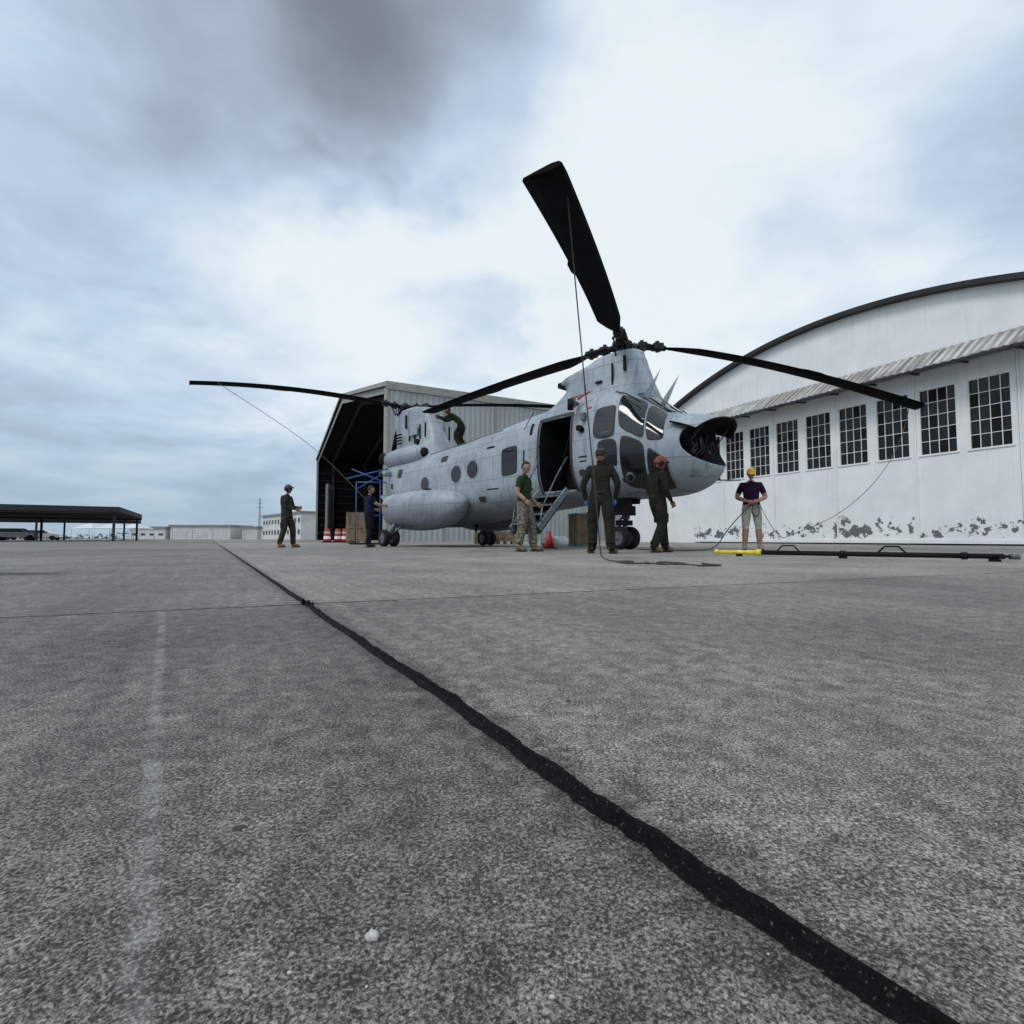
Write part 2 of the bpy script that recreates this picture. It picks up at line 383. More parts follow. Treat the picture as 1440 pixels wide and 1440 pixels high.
for sg in(1,-1):
    for dy in(-.17,.17): wheel(mb,(-7.55,sg*(2.0)+dy,.27),.27,.17)
    mb.cyl((-7.55,sg*2.0-.25,.27),(-7.55,sg*2.0+.25,.27),.05,.05,2);mb.cyl((-7.55,sg*2.0,.27),(-7.45,sg*1.75,.95),.06,.08,2)
    mb.tube([(-7.55,sg*2.0,.3),(-6.9,sg*1.7,.8)],.035,2)
mb.done('landing_gear',HELI)
def blade(mb,hub,ang,R,droop,pitch=0,p=1.7):
    a=rad(ang);u=Vector((math.cos(a),math.sin(a),0));v=Vector((-math.sin(a),math.cos(a),0));hub=Vector(hub)
    def z(r): return -droop*(max(r-.5,0)/(R-.5))**p
    rows=[];N=40
    for j in range(N+1):
        r=.95+(R-.95)*j/N
        ch=.10+.38*min(1,max(0,(r-1.0)/.75))**.7 if r<1.75 else .48
        tip=(R-r)
        if tip<.1: ch*=.9
        th=.06*(1 if r>1.3 else .9);tw=pitch*(1-r/R)
        te=1.12 if 4.3<r<4.75 else 1
        q=[]
        for (cx,cz) in((.28,0),(.2,.5),(0,.62),(-.4,.3),(-.72*te,0),(-.4,-.3),(0,-.5),(.2,-.4)):
            y=cx*ch;zz=cz*th
            q.append(hub+u*(r+(.10*cx if tip<.05 else 0))+v*(y*math.cos(tw)-zz*math.sin(tw))+Vector((0,0,z(r)+y*math.sin(tw)+zz*math.cos(tw))))
        rows.append(q)
    mb.grid(rows,0,True,True);mb.add(rows[0],[tuple(range(8))],0);mb.add(rows[-1],[tuple(range(8))],0)
    mb.cyl(hub+u*.2,hub+u*1.05+Vector((0,0,z(1.05))),.075,.065,1,12)
    mb.box(hub+u*.48,(.2,.2,.17),1,Matrix.Rotation(a,3,'Z'));mb.box(hub+u*.86,(.24,.22,.14),1,Matrix.Rotation(a,3,'Z'))
    mb.cyl(hub+u*.86+Vector((0,0,-.12)),hub+u*.86+Vector((0,0,.14)),.05,.05,1,12);mb.cyl(hub+u*.48+Vector((0,0,-.13)),hub+u*.48+Vector((0,0,.15)),.045,.045,1,12)
    mb.tube([hub+u*.38+v*.14,hub+u*.95+v*.12],.04,1)
    mb.tube([hub+u*.55-v*.14,hub+u*.35-v*.12+Vector((0,0,-.34))],.02,1)
    mb.tube([hub+u*.55-v*.16,hub+u*.75-v*.06],.03,1)
def head(mb,h):
    h=Vector(h)
    mb.cyl(h+Vector((0,0,-.4)),h+Vector((0,0,.1)),.1,.1,1);mb.cyl(h+Vector((0,0,-.06)),h+Vector((0,0,.07)),.24,.24,1,20)
    mb.cyl(h+Vector((0,0,.07)),h+Vector((0,0,.16)),.15,.1,1,20);mb.cyl(h+Vector((0,0,-.33)),h+Vector((0,0,-.26)),.32,.32,1,24);mb.cyl(h+Vector((0,0,-.24)),h+Vector((0,0,-.2)),.22,.22,1,24)
    for k in range(14):
        a=random.uniform(0,6.28);r=random.uniform(.15,.4);mb.cyl(h+Vector((r*math.cos(a),r*math.sin(a),-.3)),h+Vector((r*math.cos(a+.4),r*math.sin(a+.4),random.uniform(-.1,.1))),.018,.018,1,8)
FH=(0,0,4.84);RH=(-10.08,0,5.28)
mb=MB([M_blade,M_hub]);head(mb,FH)
blade(mb,FH,-59.6,7.4,.86,rad(6));blade(mb,FH,52.3,7.45,1.36,rad(8),1.5);blade(mb,FH,186.1,7.45,.36,rad(8))
mb.done('front_rotor',HELI)
mb=MB([M_blade,M_hub]);head(mb,RH)
blade(mb,RH,-85.6,7.25,.62,rad(6),2.2);blade(mb,RH,34.4,7.3,.5,rad(6));blade(mb,RH,154.4,7.3,.5,rad(6))
mb.done('rear_rotor',HELI)

# ------------------------------------------------------------------ ground
def ground_mat():
    m,t,p=newmat('concrete_apron');P=t.pos();X=t.xyz(P)
    a=t.math('SUBTRACT',t.math('ADD',X[0],t.math('MULTIPLY',X[1],.59)),.3886)
    b=t.math('SUBTRACT',t.math('SUBTRACT',X[1],t.math('MULTIPLY',X[0],.41)),2.367)
    Pw=t.vmath('ADD',P,t.vmath('SCALE',t.noise(P,220,1,.5,0,True),scale=.003))
    cellc=t.xyz(t.voro(Pw,520,out='Color'));cell2=t.xyz(t.voro(Pw,980,out='Color'))
    fine=t.noise(P,300,4,.7);mid=t.noise(P,26,4,.65);big=t.noise(P,1.1,5,.65);huge=t.noise(P,.13,3,.6)
    g=t.math('ADD',t.mr(fine,.34,.66,0,.7),t.math('MULTIPLY',t.math('SUBTRACT',cellc[0],.5),.42))
    g=t.math('ADD',g,t.math('MULTIPLY',t.math('SUBTRACT',cell2[1],.5),.38))
    g=t.math('ADD',g,t.mr(mid,.3,.7,-.16,.16))
    f=t.mr(g,.05,.85,0,1)
    f=t.math('POWER',f,1.4)
    c=t.mix(f,(.058,.055,.049),(.68,.655,.59))
    stain=t.mr(big,.32,.68,.68,1.2)
    stain=t.math('MULTIPLY',stain,t.mr(huge,.35,.65,.80,1.12))
    sv=t.comb(t.math('MULTIPLY',a,9),t.math('MULTIPLY',b,.5),0)
    stain=t.math('MULTIPLY',stain,t.mr(t.noise(sv,1.5,4,.65),.3,.7,.82,1.14))
    ca=t.math('FLOOR',t.math('DIVIDE',a,7.0));cb=t.math('FLOOR',t.math('DIVIDE',b,6.6))
    wn=t.node('ShaderNodeTexWhiteNoise',noise_dimensions='2D');t.put(wn.inputs['Vector'],t.comb(ca,cb,0))
    stain=t.math('MULTIPLY',stain,t.mr(wn.outputs['Value'],0,1,.88,1.08))
    stain=t.math('MULTIPLY',stain,t.mr(a,-.02,.02,.80,1))
    stain=t.math('MULTIPLY',stain,t.mr(t.math('ADD',t.math('ABSOLUTE',a),t.mr(mid,.3,.7,-.03,.03)),.01,.09,.70,1,True))
    stain=t.math('MULTIPLY',stain,t.mr(b,-.1,.1,1,1.15))
    c=t.vmath('SCALE',c,scale=stain)
    a2=t.math('ADD',t.math('ADD',X[0],t.math('MULTIPLY',X[1],.671)),.009)
    da=t.math('ABSOLUTE',a2);pw=t.mr(da,.004,.016,1,0,True)
    pw=t.math('MULTIPLY',pw,t.mr(mid,.4,.6,.05,.25));pw=t.math('MULTIPLY',pw,t.mr(b,-.02,.02,1,0))
    c=t.mix(pw,c,(.5,.5,.48))
    def line(q,s_,w,off=0):
        fr=t.math('FRACT',t.math('ADD',t.math('DIVIDE',q,s_),.5));dd=t.math('MULTIPLY',t.math('ABSOLUTE',t.math('SUBTRACT',fr,.5)),s_)
        dd=t.math('ADD',dd,t.mr(mid,.3,.7,-.006,.006)); return t.mr(dd,w*.5,w,.75,0)
    ln=t.math('MAXIMUM',line(a,7.0,.014),line(b,6.6,.007))
    c=t.mix(ln,c,(.03,.03,.029))
    # thin hairline crack running beside the joint
    ck=t.mr(t.math('ABSOLUTE',t.math('SUBTRACT',t.math('ADD',a,t.mr(t.noise(P,6,4,.7),.3,.7,-.03,.03)),.045)),.0006,.0016,.6,0);c=t.mix(ck,c,(.03,.03,.03))
    spot=t.mr(t.noise(P,.9,3,.5),.66,.72,0,.5);c=t.mix(spot,c,(.07,.07,.066))
    # oil stain far left
    ov=t.vmath('MULTIPLY',t.vmath('SUBTRACT',P,(-3.9,3.75,0)),(1.0,3.4,0));oil=t.mr(t.math('ADD',t.vmath('LENGTH',ov),t.mr(t.noise(P,4,3),.3,.7,-.2,.2)),.45,.7,.75,0,True);c=t.mix(oil,c,(.03,.03,.03))
    pit=t.mr(t.noise(t.vmath('ADD',P,(3,9,0)),26,3,.6),.71,.74,0,.8);c=t.mix(pit,c,(.02,.02,.02))
    t.put(p.inputs['Base Color'],c)
    p.inputs['Roughness'].default_value=.78;p.inputs['Specular IOR Level'].default_value=.25
    h=t.math('ADD',t.math('MULTIPLY',fine,.8),t.math('MULTIPLY',cellc[0],.25));h=t.math('ADD',h,t.math('MULTIPLY',mid,1.2))
    t.put(p.inputs['Normal'],t.bump(h,.9,.003))
    return m
mb=MB([ground_mat()]);mb.add([(-1500,-600,0),(1500,-600,0),(1500,2600,0),(-1500,2600,0)],[(0,1,2,3)]);mb.done('ground')
m,t,p=newmat('tar_sealant');P=t.pos();n=t.noise(P,60,4,.7)
t.put(p.inputs['Base Color'],t.mix(t.mr(t.noise(P,260,4,.7),.62,.68,0,.55),(.002,.002,.002),(.15,.145,.13)));t.put(p.inputs['Roughness'],t.mr(n,.3,.7,.5,.9))
p.inputs['Specular IOR Level'].default_value=.12
t.put(p.inputs['Normal'],t.bump(n,1,.006))
M_tar=m
def tarline(name,p0,dirv,L0,L1,w,hgt):
    dirv=Vector(dirv).normalized();pr=Vector((-dirv.y,dirv.x,0));rows=[];s_=L0
    from mathutils import noise as mn
    while s_<L1:
        c=Vector(p0)+dirv*s_+pr*(mn.noise(Vector((s_*2.2,0,0)))*.008+mn.noise(Vector((s_*9,3,0)))*.002)
        wl=w*(1+.40*mn.noise(Vector((s_*14,7,0)))+.30*mn.noise(Vector((s_*60,7,0))));wr=w*(1+.40*mn.noise(Vector((s_*13,17,0)))+.30*mn.noise(Vector((s_*55,9,0))))
        hh=hgt*(1+.6*mn.noise(Vector((s_*20,1,1))))
        prof=[(-1,.0005),(-.85,.35),(-.62,1),(-.42,.8),(-.2,.02),(.1,.02),(.25,.6),(.5,.9),(.78,.3),(1,.0005)]
        rows.append([c+pr*((wl if a<0 else wr)*a)+Vector((0,0,.0012+hh*b)) for a,b in prof])
        s_+=.006 if abs(s_)<2.5 else (.05 if s_<10 else .5)
    mb=MB([M_tar]);mb.grid(rows,0,True);return mb.done(name)
tarline('expansion_joint',(.211,.301,0),(-.59,1,0),-.6,60,.0125,.0065)
tarline('expansion_joint',(-.812,2.034,0),(1,.41,0),-6,12,.0028,.0008)
mb=MB([M_tar])
for k in range(7):
    mb.sph((-.80+random.gauss(0,.008),2.02+random.gauss(0,.016),random.uniform(.0,.010)),(.006,.008,random.uniform(.006,.018)),0,8,6)
mb.done('tar_lump')
M_peb=mat('pebble_white',(.55,.54,.5),.8,0,.3,200)
mb=MB([M_peb,mat('pebble_dark',(.03,.03,.03),.8)])
mb.sph((-.0905,.345,.003),(.0042,.0033,.0033),0,12,9,fn=lambda u:u*(1+.12*math.sin(u.x*4+u.z*3)+.10*math.sin(u.y*7+u.x*5)))
for k in range(90):
    Y=random.uniform(.3,3.2);X=random.uniform(-1,1)*Y;r=random.uniform(.0006,.0018)
    mb.sph((X,Y,r*.5),(r,r*random.uniform(.6,1),r*.7),0 if random.random()<.5 else 1,6,5)
mb.done('gravel')

# ------------------------------------------------------------------ arched hangar (right)
def white_wall(name,peel):
    m,t,p=newmat(name);P=t.obj();X=t.xyz(P)
    c=t.vmath('SCALE',(.80,.82,.83),scale=t.mr(t.noise(P,.8,5,.6),.3,.7,.90,1.04))
    st=t.noise(t.vmath('MULTIPLY',P,(5,5,.35)),1.6,4,.65);c=t.mix(t.mr(st,.55,.8,0,.32),c,(.33,.33,.31))
    if peel:
        band=t.math('MULTIPLY',t.mr(X[2],.12,.45,0,1,True),t.mr(X[2],.55,1.15,1,0,True))
        n=t.noise(P,3.4,5,.62);n2=t.noise(P,.55,3);nn=t.math('ADD',n,t.mr(n2,.35,.65,-.08,.08))
        pe=t.mr(t.math('ADD',nn,t.math('MULTIPLY',band,.14)),.65,.665)
        c=t.mix(t.math('MULTIPLY',pe,t.mr(X[2],1.1,1.3,1,.0)),c,(.13,.14,.145))
        c=t.mix(t.mr(X[2],0,.22,.6,0),c,(.2,.2,.19))
    t.put(p.inputs['Base Color'],c);p.inputs['Roughness'].default_value=.5
    t.put(p.inputs['Normal'],t.bump(t.noise(P,1.2,2),.3,.05))
    return m
M_ww=white_wall('white_siding',False);M_wd=white_wall('white_door_paint',True)
M_roof=mat('roof_tar',(.02,.021,.023),.8,0,.3,2)
M_pane=mat('window_pane',(.010,.012,.014),.2,0,.8,1.4,spec=.3)
def awn():
    m,t,p=newmat('weathered_corrugated_sheet');P=t.obj();X=t.xyz(P)
    n=t.noise(t.vmath('MULTIPLY',P,(7,.45,.45)),1.2,5,.7);n2=t.noise(P,.7,4)
    f=t.math('ADD',t.mr(n,.35,.65),t.mr(n2,.35,.65,-.3,.3));c=t.mix(t.math('MAXIMUM',t.math('MINIMUM',f,1),0),(.20,.19,.17),(.58,.575,.55))
    w=t.mr(t.math('SINE',t.math('MULTIPLY',X[0],2*math.pi/.28)),-1,1,.55,1.05)
    c=t.vmath('SCALE',c,scale=w)
    t.put(p.inputs['Base Color'],c);p.inputs['Roughness'].default_value=.7;return m
M_awn=awn()
H=empty('arched_hangar',(17.0,18.0,0),math.atan2(-.899,.437))
TC=-6.0;HW=14.5
def arc(t): return 10.17-.021*(t-TC)**2
T0,T1=TC-HW,TC+HW
mb=MB([M_ww,M_seal])
N=48;rows=[[],[]]
for i in range(N+1):
    t_=T0+(T1-T0)*i/N;rows[1].append(Vector((t_,0,max(arc(t_),6.0)+0)))
mb.grid([[Vector((T0+(T1-T0)*i/N,0,min(6.6,arc(T0+(T1-T0)*i/N)))) for i in range(N+1)],rows[1]],0,False)
for k in range(-5,8):
    tt=TC+k*2.42+.4
    if arc(tt)>6.9: mb.b(tt-.012,tt+.012,-.012,0,7.65,arc(tt)-.1,0)
mb.b(T0,T0+.3,0,40,0,arc(T0),0);mb.b(T1-.3,T1,0,40,0,arc(T1),0);mb.b(T0+.3,T1-.3,39.7,40,0,6,0)
mb.b(T0,-13.6,-.04,.2,0,6.6-.9,0)
mb.done('walls',H)
mb=MB([M_roof,M_seal])
up=[];lo=[]
for i in range(N+1):
    t_=T0-.4+(T1-T0+.8)*i/N;z=arc(t_);up.append((t_,z+.14));lo.append((t_,z-.06))
mb.grid([[Vector((a,-.35,z)) for a,z in lo],[Vector((a,-.35,z)) for a,z in up],[Vector((a,40.2,z)) for a,z in up],[Vector((a,40.2,z)) for a,z in lo]],0,False)
mb.grid([[Vector((a,-.35,z)) for a,z in lo],[Vector((a,.02,z)) for a,z in lo]],0,False)
mb.done('barrel_roof',H)
mb=MB([M_wd,M_seal,M_ww]);mp=MB([M_pane,M_int]);mm=MB([M_ww])
zs0,zs1=3.5,6.0;pw=1.56
edges=[]
for k in range(-5,9):
    r=.64-pw*k;l=r-1.22
    if r>T1-.6 or l<T0+.6: continue
    edges.append((l,r))
edges.sort()
L=edges[0][0]-.8;Rr=edges[-1][1]+.8
mb.b(L,Rr,-.12,.0,.06,zs0,0);mb.b(L,Rr,-.12,.0,zs1,6.75,0)
prev=L
for l,r in edges:
    mb.b(prev,l,-.12,.0,zs0,zs1,0);prev=r
    nc=4;nr=5
    for c_ in range(nc):
        for q_ in range(nr):
            x0=l+(r-l)*c_/nc;x1=l+(r-l)*(c_+1)/nc;z0=zs0+(zs1-zs0)*q_/nr;z1=zs0+(zs1-zs0)*(q_+1)/nr;j1=random.uniform(-.006,.006);j2=random.uniform(-.006,.006)
            mp.add([(x0,-.022+j1,z0),(x1,-.022-j1,z0),(x1,-.022+j2,z1),(x0,-.022-j2,z1)],[(0,1,2,3)],1 if random.random()<.25 else 0)
    for c_ in range(1,nc): 
        x_=l+(r-l)*c_/nc;mm.b(x_-.011,x_+.011,-.06,-.032,zs0,zs1,0)
    for c_ in range(1,nr):
        z_=zs0+(zs1-zs0)*c_/nr;mm.b(l,r,-.0605,-.0315,z_-.011,z_+.011,0)
    mm.b(l,l+.04,-.10,-.035,zs0,zs1,0);mm.b(r-.04,r,-.10,-.035,zs0,zs1,0);mm.b(l-.04,r+.04,-.16,-.121,zs0-.07,zs0-.01,0)
mb.b(prev,Rr,-.12,.0,zs0,zs1,0)
for i,(l,r) in enumerate(edges):
    s_=l-.17
    if i%2: mb.b(s_-.02,s_+.0,-.128,-.121,.06,6.7,1)
    if i%2: mb.b(s_+.002,s_+.07,-.17,-.121,.06,6.7,2)
mb.b(L,Rr,-.16,-.121,.06,.2,2)
mb.done('sliding_doors',H);mp.done('window_panes',H);mm.done('window_mullions',H)
mb=MB([M_awn,M_seal,M_ww]);aL=-13.0;aR=T1-1;n=int((aR-aL)/.047)
rows=[[],[]]
for i in range(n+1):
    t_=aL+(aR-aL)*i/n;w=.022*math.sin(t_*2*math.pi/.28);j=.012*math.sin(t_*1.1)+.01*math.sin(t_*4)
    rows[0].append(Vector((t_,-.02,7.5+w)));rows[1].append(Vector((t_,-1.25,6.62+w+j)))
mb.grid(rows,0,True)
k=aL
while k<aR: mb.beam((k,-.05,6.7),(k,-1.15,6.6),.05,.08,1);k+=1.56
mb.b(aL,aR,-1.2,-1.1,6.53,6.59,1)
mb.done('corrugated_awning',H)

# ------------------------------------------------------------------ gable hangar (behind)
def siding(name,col,sc,axis=2):
    m,t,p=newmat(name);P=t.obj();X=t.xyz(P)
    w=t.math('SINE',t.math('MULTIPLY',X[axis],sc))
    c=t.vmath('SCALE',col,scale=t.mr(w,-1,1,.82,1.05));c=t.vmath('SCALE',c,scale=t.mr(t.noise(P,.4,4,.6),.3,.7,.85,1.08))
    t.put(p.inputs['Base Color'],c);p.inputs['Roughness'].default_value=.5;t.put(p.inputs['Normal'],t.bump(w,.5,.05));return m
M_sid=siding('metal_siding',(.40,.42,.42),14,0);M_trim=mat('trim_tan',(.30,.29,.26),.6)
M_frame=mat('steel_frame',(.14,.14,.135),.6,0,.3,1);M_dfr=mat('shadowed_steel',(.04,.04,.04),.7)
G=empty('gable_hangar',(-9.2,38,0),math.atan2(.464,.886))
W=42;D=22;E=11.7;RK=16.0
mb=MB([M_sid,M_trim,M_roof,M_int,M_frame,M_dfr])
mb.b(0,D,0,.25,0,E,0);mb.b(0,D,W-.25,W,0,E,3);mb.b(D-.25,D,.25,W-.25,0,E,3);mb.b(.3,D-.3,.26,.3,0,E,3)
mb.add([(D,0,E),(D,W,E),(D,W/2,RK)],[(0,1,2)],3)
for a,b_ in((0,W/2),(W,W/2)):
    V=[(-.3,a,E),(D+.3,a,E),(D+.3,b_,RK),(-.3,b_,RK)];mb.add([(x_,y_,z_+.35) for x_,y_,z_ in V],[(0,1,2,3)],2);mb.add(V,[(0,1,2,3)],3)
    mb.add([(-.3,a,E),(-.3,b_,RK),(-.3,b_,RK+.35),(-.3,a,E+.35)],[(0,1,2,3)],1)
    mb.add([(-.05,a,E-.5),(-.05,b_,RK-.7),(-.05,b_,RK),(-.05,a,E)],[(0,1,2,3)],1)
mb.b(-.2,0,-.05,.9,0,E,1);mb.b(-.2,0,W-.9,W,0,E,1);mb.b(-.3,D,-.12,-.01,E-.25,E+.35,1)
for k in range(1,5): mb.b(k*4.4-.05,k*4.4+.05,-.06,-.01,0,E-.3,1)
for k in range(5): 
    xx=2+k*4.6
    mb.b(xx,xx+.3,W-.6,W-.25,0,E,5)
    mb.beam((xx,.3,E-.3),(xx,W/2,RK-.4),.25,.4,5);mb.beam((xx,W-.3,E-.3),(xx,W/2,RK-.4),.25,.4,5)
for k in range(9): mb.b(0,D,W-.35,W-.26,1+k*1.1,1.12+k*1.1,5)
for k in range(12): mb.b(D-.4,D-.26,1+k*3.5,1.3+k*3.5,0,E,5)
for k in range(7): mb.b(.2+.22*k,.35+.22*k,W-9+k*1.0,W-7.2+k*1.0,0,7.5,4)
mb.done('structure',G)

# ------------------------------------------------------------------ background left
M_can=mat('canopy_roof',(.03,.03,.032),.8);M_bw=mat('painted_block',(.62,.62,.61),.7,0,.12,.4);M_bg=mat('grey_roof',(.22,.23,.24),.7);M_dk=mat('dark_window',(.03,.035,.04),.3)
def canopy(c,L_,D_,h):
    e=empty('shade_canopy',c,math.atan2(-.51,-.86))
    mb=MB([M_can,M_frame])
    mb.b(0,L_,-D_,0,h,h+.45,0)
    k=.4
    while k<L_:
        for y in(-.4,-D_+.4): mb.b(k-.09,k+.09,y-.09,y+.09,0,h,0)
        k+=8
    mb.b(0,L_,-.2,-.1,h-.15,h-.003,0);mb.b(0,L_,-D_+.1,-D_+.2,h-.15,h-.003,0);mb.done('frame_and_roof',e)
canopy((-33,43,0),34,17,2.45);canopy((-46.5,62,0),16,14,2.5)
def bld(name,x0,x1,y0,y1,h,doors=0,wins=0,roof=True):
    e=empty(name,(0,0,0));mb=MB([M_bw,M_bg,M_dk,M_frame])
    mb.b(x0,x1,y0,y1,0,h,0);mb.b(x0-.4,x1+.4,y0-.4,y1+.4,h,h+.5,1)
    for i in range(doors):
        w=(x1-x0)/doors;a=x0+w*(i+.12);mb.b(a,a+w*.76,y0-.06,y0-.01,0,h*.78,0)
        for q in range(1,5): mb.b(a,a+w*.76,y0-.08,y0-.061,h*.78*q/5-.03,h*.78*q/5+.03,3)
        mb.b(a-.15,a-.02,y0-.08,y0-.01,0,h*.8,1)
    for i in range(wins):
        w=(x1-x0)/wins;a=x0+w*(i+.25)
        for z in([h*.35] if h<5 else [h*.2,h*.65]): mb.b(a,a+w*.5,y0-.06,y0-.01,z,z+h*.18,2)
    mb.done('block',e);return e
bld('garage_building',-100,-82.5,150,162,3.7,3)
bld('office_building',-112,-101.5,150,165,3.2,0,4)
bld('storage_building',-80,-68,152,165,3.3,2)
e=bld('terminal_building',0,34,0,14,6.4,0,12);e.location=(-73,150,0);e.rotation_euler=(0,0,rad(-50))
mb=MB([M_frame,M_red])
for i in range(3):
    a=2*math.pi*i/3;mb.cyl((-74+.4*math.cos(a),150+.4*math.sin(a),0),(-74+.12*math.cos(a),150+.12*math.sin(a),12),.06,.05,0,6)
for k in range(12): mb.box((-74,150,1+k),(.6-.04*k,.6-.04*k,.05),0)
mb.box((-74,150,10.5),(1.6,.1,.1),0);mb.box((-74,150,9.3),(2.2,.1,.1),0);mb.done('radio_mast')
def car(x,y,rz,col):
    m=mat('car_paint',col,.3);e=empty('parked_car',(x,y,0),rz);mb=MB([m,M_dk,M_tyre])
    prof=[(-2.2,.4),(-2.2,.85),(-1.7,.95),(-1.2,1.42),(.5,1.42),(1.1,.98),(2.1,.82),(2.2,.4)]
    V=[(a,-.85,b) for a,b in prof]+[(a,.85,b) for a,b in prof];n=8
    mb.add(V,[tuple(range(n)),tuple(reversed(range(n,2*n)))]+[(i,i+n,(i+1)%n+n,(i+1)%n) for i in range(n)],0)
    for y in(-.86,.86): mb.add([(-1.5,y,1.0),(-1.15,y,1.36),(.45,y,1.36),(.9,y,1.0)],[(0,1,2,3)],1)
    for a in(-1.4,1.4):
        for y in(-.8,.8): mb.cyl((a,y-.1,.33),(a,y+.1,.33),.33,.33,2,14)
    mb.done('body',e)
car(-62,64,.6,(.3,.3,.32));car(-70,68,.5,(.1,.1,.12));car(-58,60,.5,(.5,.5,.5));car(-80,80,.3,(.25,.05,.04));car(-66,72,.4,(.6,.6,.6))
mb=MB([mat('tent_fabric',(.6,.63,.65),.8)])
for k in range(3):
    x0=-86+k*4.5;mb.add([(x0,100,2.2),(x0+4.2,100,2.2),(x0+4.2,104.2,2.2),(x0,104.2,2.2),(x0+2.1,102.1,3.4)],[(0,1,4),(1,2,4),(2,3,4),(3,0,4)],0)
    for a in(0,4.2):
        for b_ in(0,4.2): mb.cyl((x0+a,100+b_,0),(x0+a,100+b_,2.2),.05,.05,0,6)
mb.done('canopy_tent')
M_leaf=mat('distant_foliage',(.06,.085,.06),.9,0,.5,.2)
mb=MB([M_leaf])
for k in range(1500):
    x_=random.uniform(-420,80);y_=330+random.uniform(-8,8);hh=2.8+1.2*math.sin(x_*.07)+.9*math.sin(x_*.23+1)
    z_=random.uniform(0,hh);c=Vector((x_,y_,z_));q=[c+Vector((random.uniform(-1.3,1.3),random.uniform(-1,1),random.uniform(-.8,.8))) for _ in range(4)]
    mb.add(q,[(0,1,2),(0,2,3),(1,2,3)],0)
mb.done('distant_tree_line')
for i,(x_,y_) in enumerate(((-11.0,30.5),(-10.6,31.2),(-10.1,31.0),(-9.7,31.6))):
    mb=MB([M_red,M_bandw,M_tyre]);mb.cyl((0,0,0),(0,0,.08),.3,.3,2)
    for k in range(5): mb.cyl((0,0,.08+.15*k),(0,0,.23+.15*k),.22-.015*k,.205-.015*k,k%2,16)
    mb.done('traffic_barrel',loc=(x_,y_,0))
M_wood=mat('plywood',(.22,.155,.09),.8,0,.4,3)
def crate(x_,y_,sx_,sy_,h,rz=0):
    mb=MB([M_wood,M_seal]);mb.b(-sx_/2,sx_/2,-sy_/2,sy_/2,.12,h,0)
    for a in(-sx_/2+.08,0,sx_/2-.08): mb.b(a-.06,a+.06,-sy_/2-.025,sy_/2+.025,0,h+.02,0)
    mb.b(-sx_/2-.02,sx_/2+.02,-sy_/2-.03,-sy_/2-.001,h*.5,h*.5+.1,0);mb.done('wooden_crate',loc=(x_,y_,0),rotz=rz)
crate(-7.9,26,1.0,1.0,1.55,.3);crate(-1.2,22.5,.9,.8,.5,.2);crate(-.3,22.8,.8,.8,.55,.1)
M_blue=mat('blue_paint',(.02,.09,.33),.5)
mb=MB([M_blue,M_black])
for a in(-.5,.5):
    mb.tube([(a,0,0),(a,0,2.6)],.022,0)
mb.tube([(-.9,0,2.75),(1.0,0,3.2)],.03,0);mb.tube([(.9,0,2.5),(-.7,0,3.15)],.025,0);mb.tube([(-.5,0,2.3),(.5,0,2.9)],.022,0);mb.tube([(-.5,0,2.6),(.5,0,2.6)],.022,0)
mb.tube([(-.5,0,1.2),(.5,0,1.2)],.022,0);mb.box((0,0,.04),(1.3,.8,.06),1);mb.done('engine_hoist',loc=(-6.0,21.3,0))
mb=MB([M_wood,M_blue,M_strut]);mb.b(-.3,.1,-.3,.3,.1,.95,0);mb.b(.102,.3,-.3,.3,.1,.9,1);mb.b(-.3,.3,-.3,.3,.02,.098,2);mb.b(-.32,.32,-.32,.32,.952,1.0,2);mb.done('equipment_cabinet',loc=(2.1,15.4,0),rotz=.3)
mb=MB([mat('white_tarp',(.6,.62,.64),.7,0,.2,3,.6,8)])
mb.sph((0,0,.1),(.5,.35,.22),0,18,10,fn=lambda u:u*(1+.18*math.sin(u.x*9+u.y*5)+.1*math.sin(u.z*11)));mb.sph((.4,.1,.08),(.35,.3,.15),0,18,10,fn=lambda u:u*(1+.2*math.sin(u.x*8+u.y*7)));mb.done('folded_tarpaulin',loc=(1.45,16.8,0))
mb=MB([M_red,M_bandw,M_black]);mb.b(-.2,.2,-.2,.2,0,.03,2);mb.cyl((0,0,.03),(0,0,.45),.14,.03,0,16);mb.done('traffic_cone',loc=(.95,13.1,0))
# tow bar
a=Vector((3.05,7.65,.06));b_=Vector((5.5,5.62,.06));dd=(b_-a).normalized();sd=Vector((-dd.y,dd.x,0))
mb=MB([M_black,M_yel,M_strut,M_tyre]);L_=(b_-a).length
mb.cyl(a+dd*.03,a+dd*.62,.028,.032,1,14);mb.cyl(a+dd*.55,a+dd*.62,.046,.046,1,14);mb.cyl(a-dd*.02,a+dd*.03,.042,.03,1,12);mb.cyl(a+dd*.62,b_-dd*.12,.034,.03,0,14)
mb.beam(b_-dd*.14,b_,.07,.03,0);mb.cyl(b_+Vector((0,0,-.03)),b_+Vector((0,0,.03)),.05,.05,2,14);mb.cyl(b_-dd*.1-sd*.08,b_-dd*.1+sd*.08,.03,.03,0,12)
for s_ in(.30*L_,.66*L_):
    c=a+dd*s_;mb.tube([c-dd*.15+Vector((0,0,.01)),c-dd*.07+Vector((0,0,.10)),c+dd*.07+Vector((0,0,.10)),c+dd*.15+Vector((0,0,.01))],.010,0)
for s_ in(.5,.87): 
    c=a+dd*L_*s_;mb.cyl(c-dd*.03,c+dd*.03,.043,.043,0,14)
for s_ in(.1,.5,.95):
    c=a+dd*L_*s_;mb.box(c+Vector((0,0,-.045)),(.05,.10,.03),0)
mb.done('tow_bar')
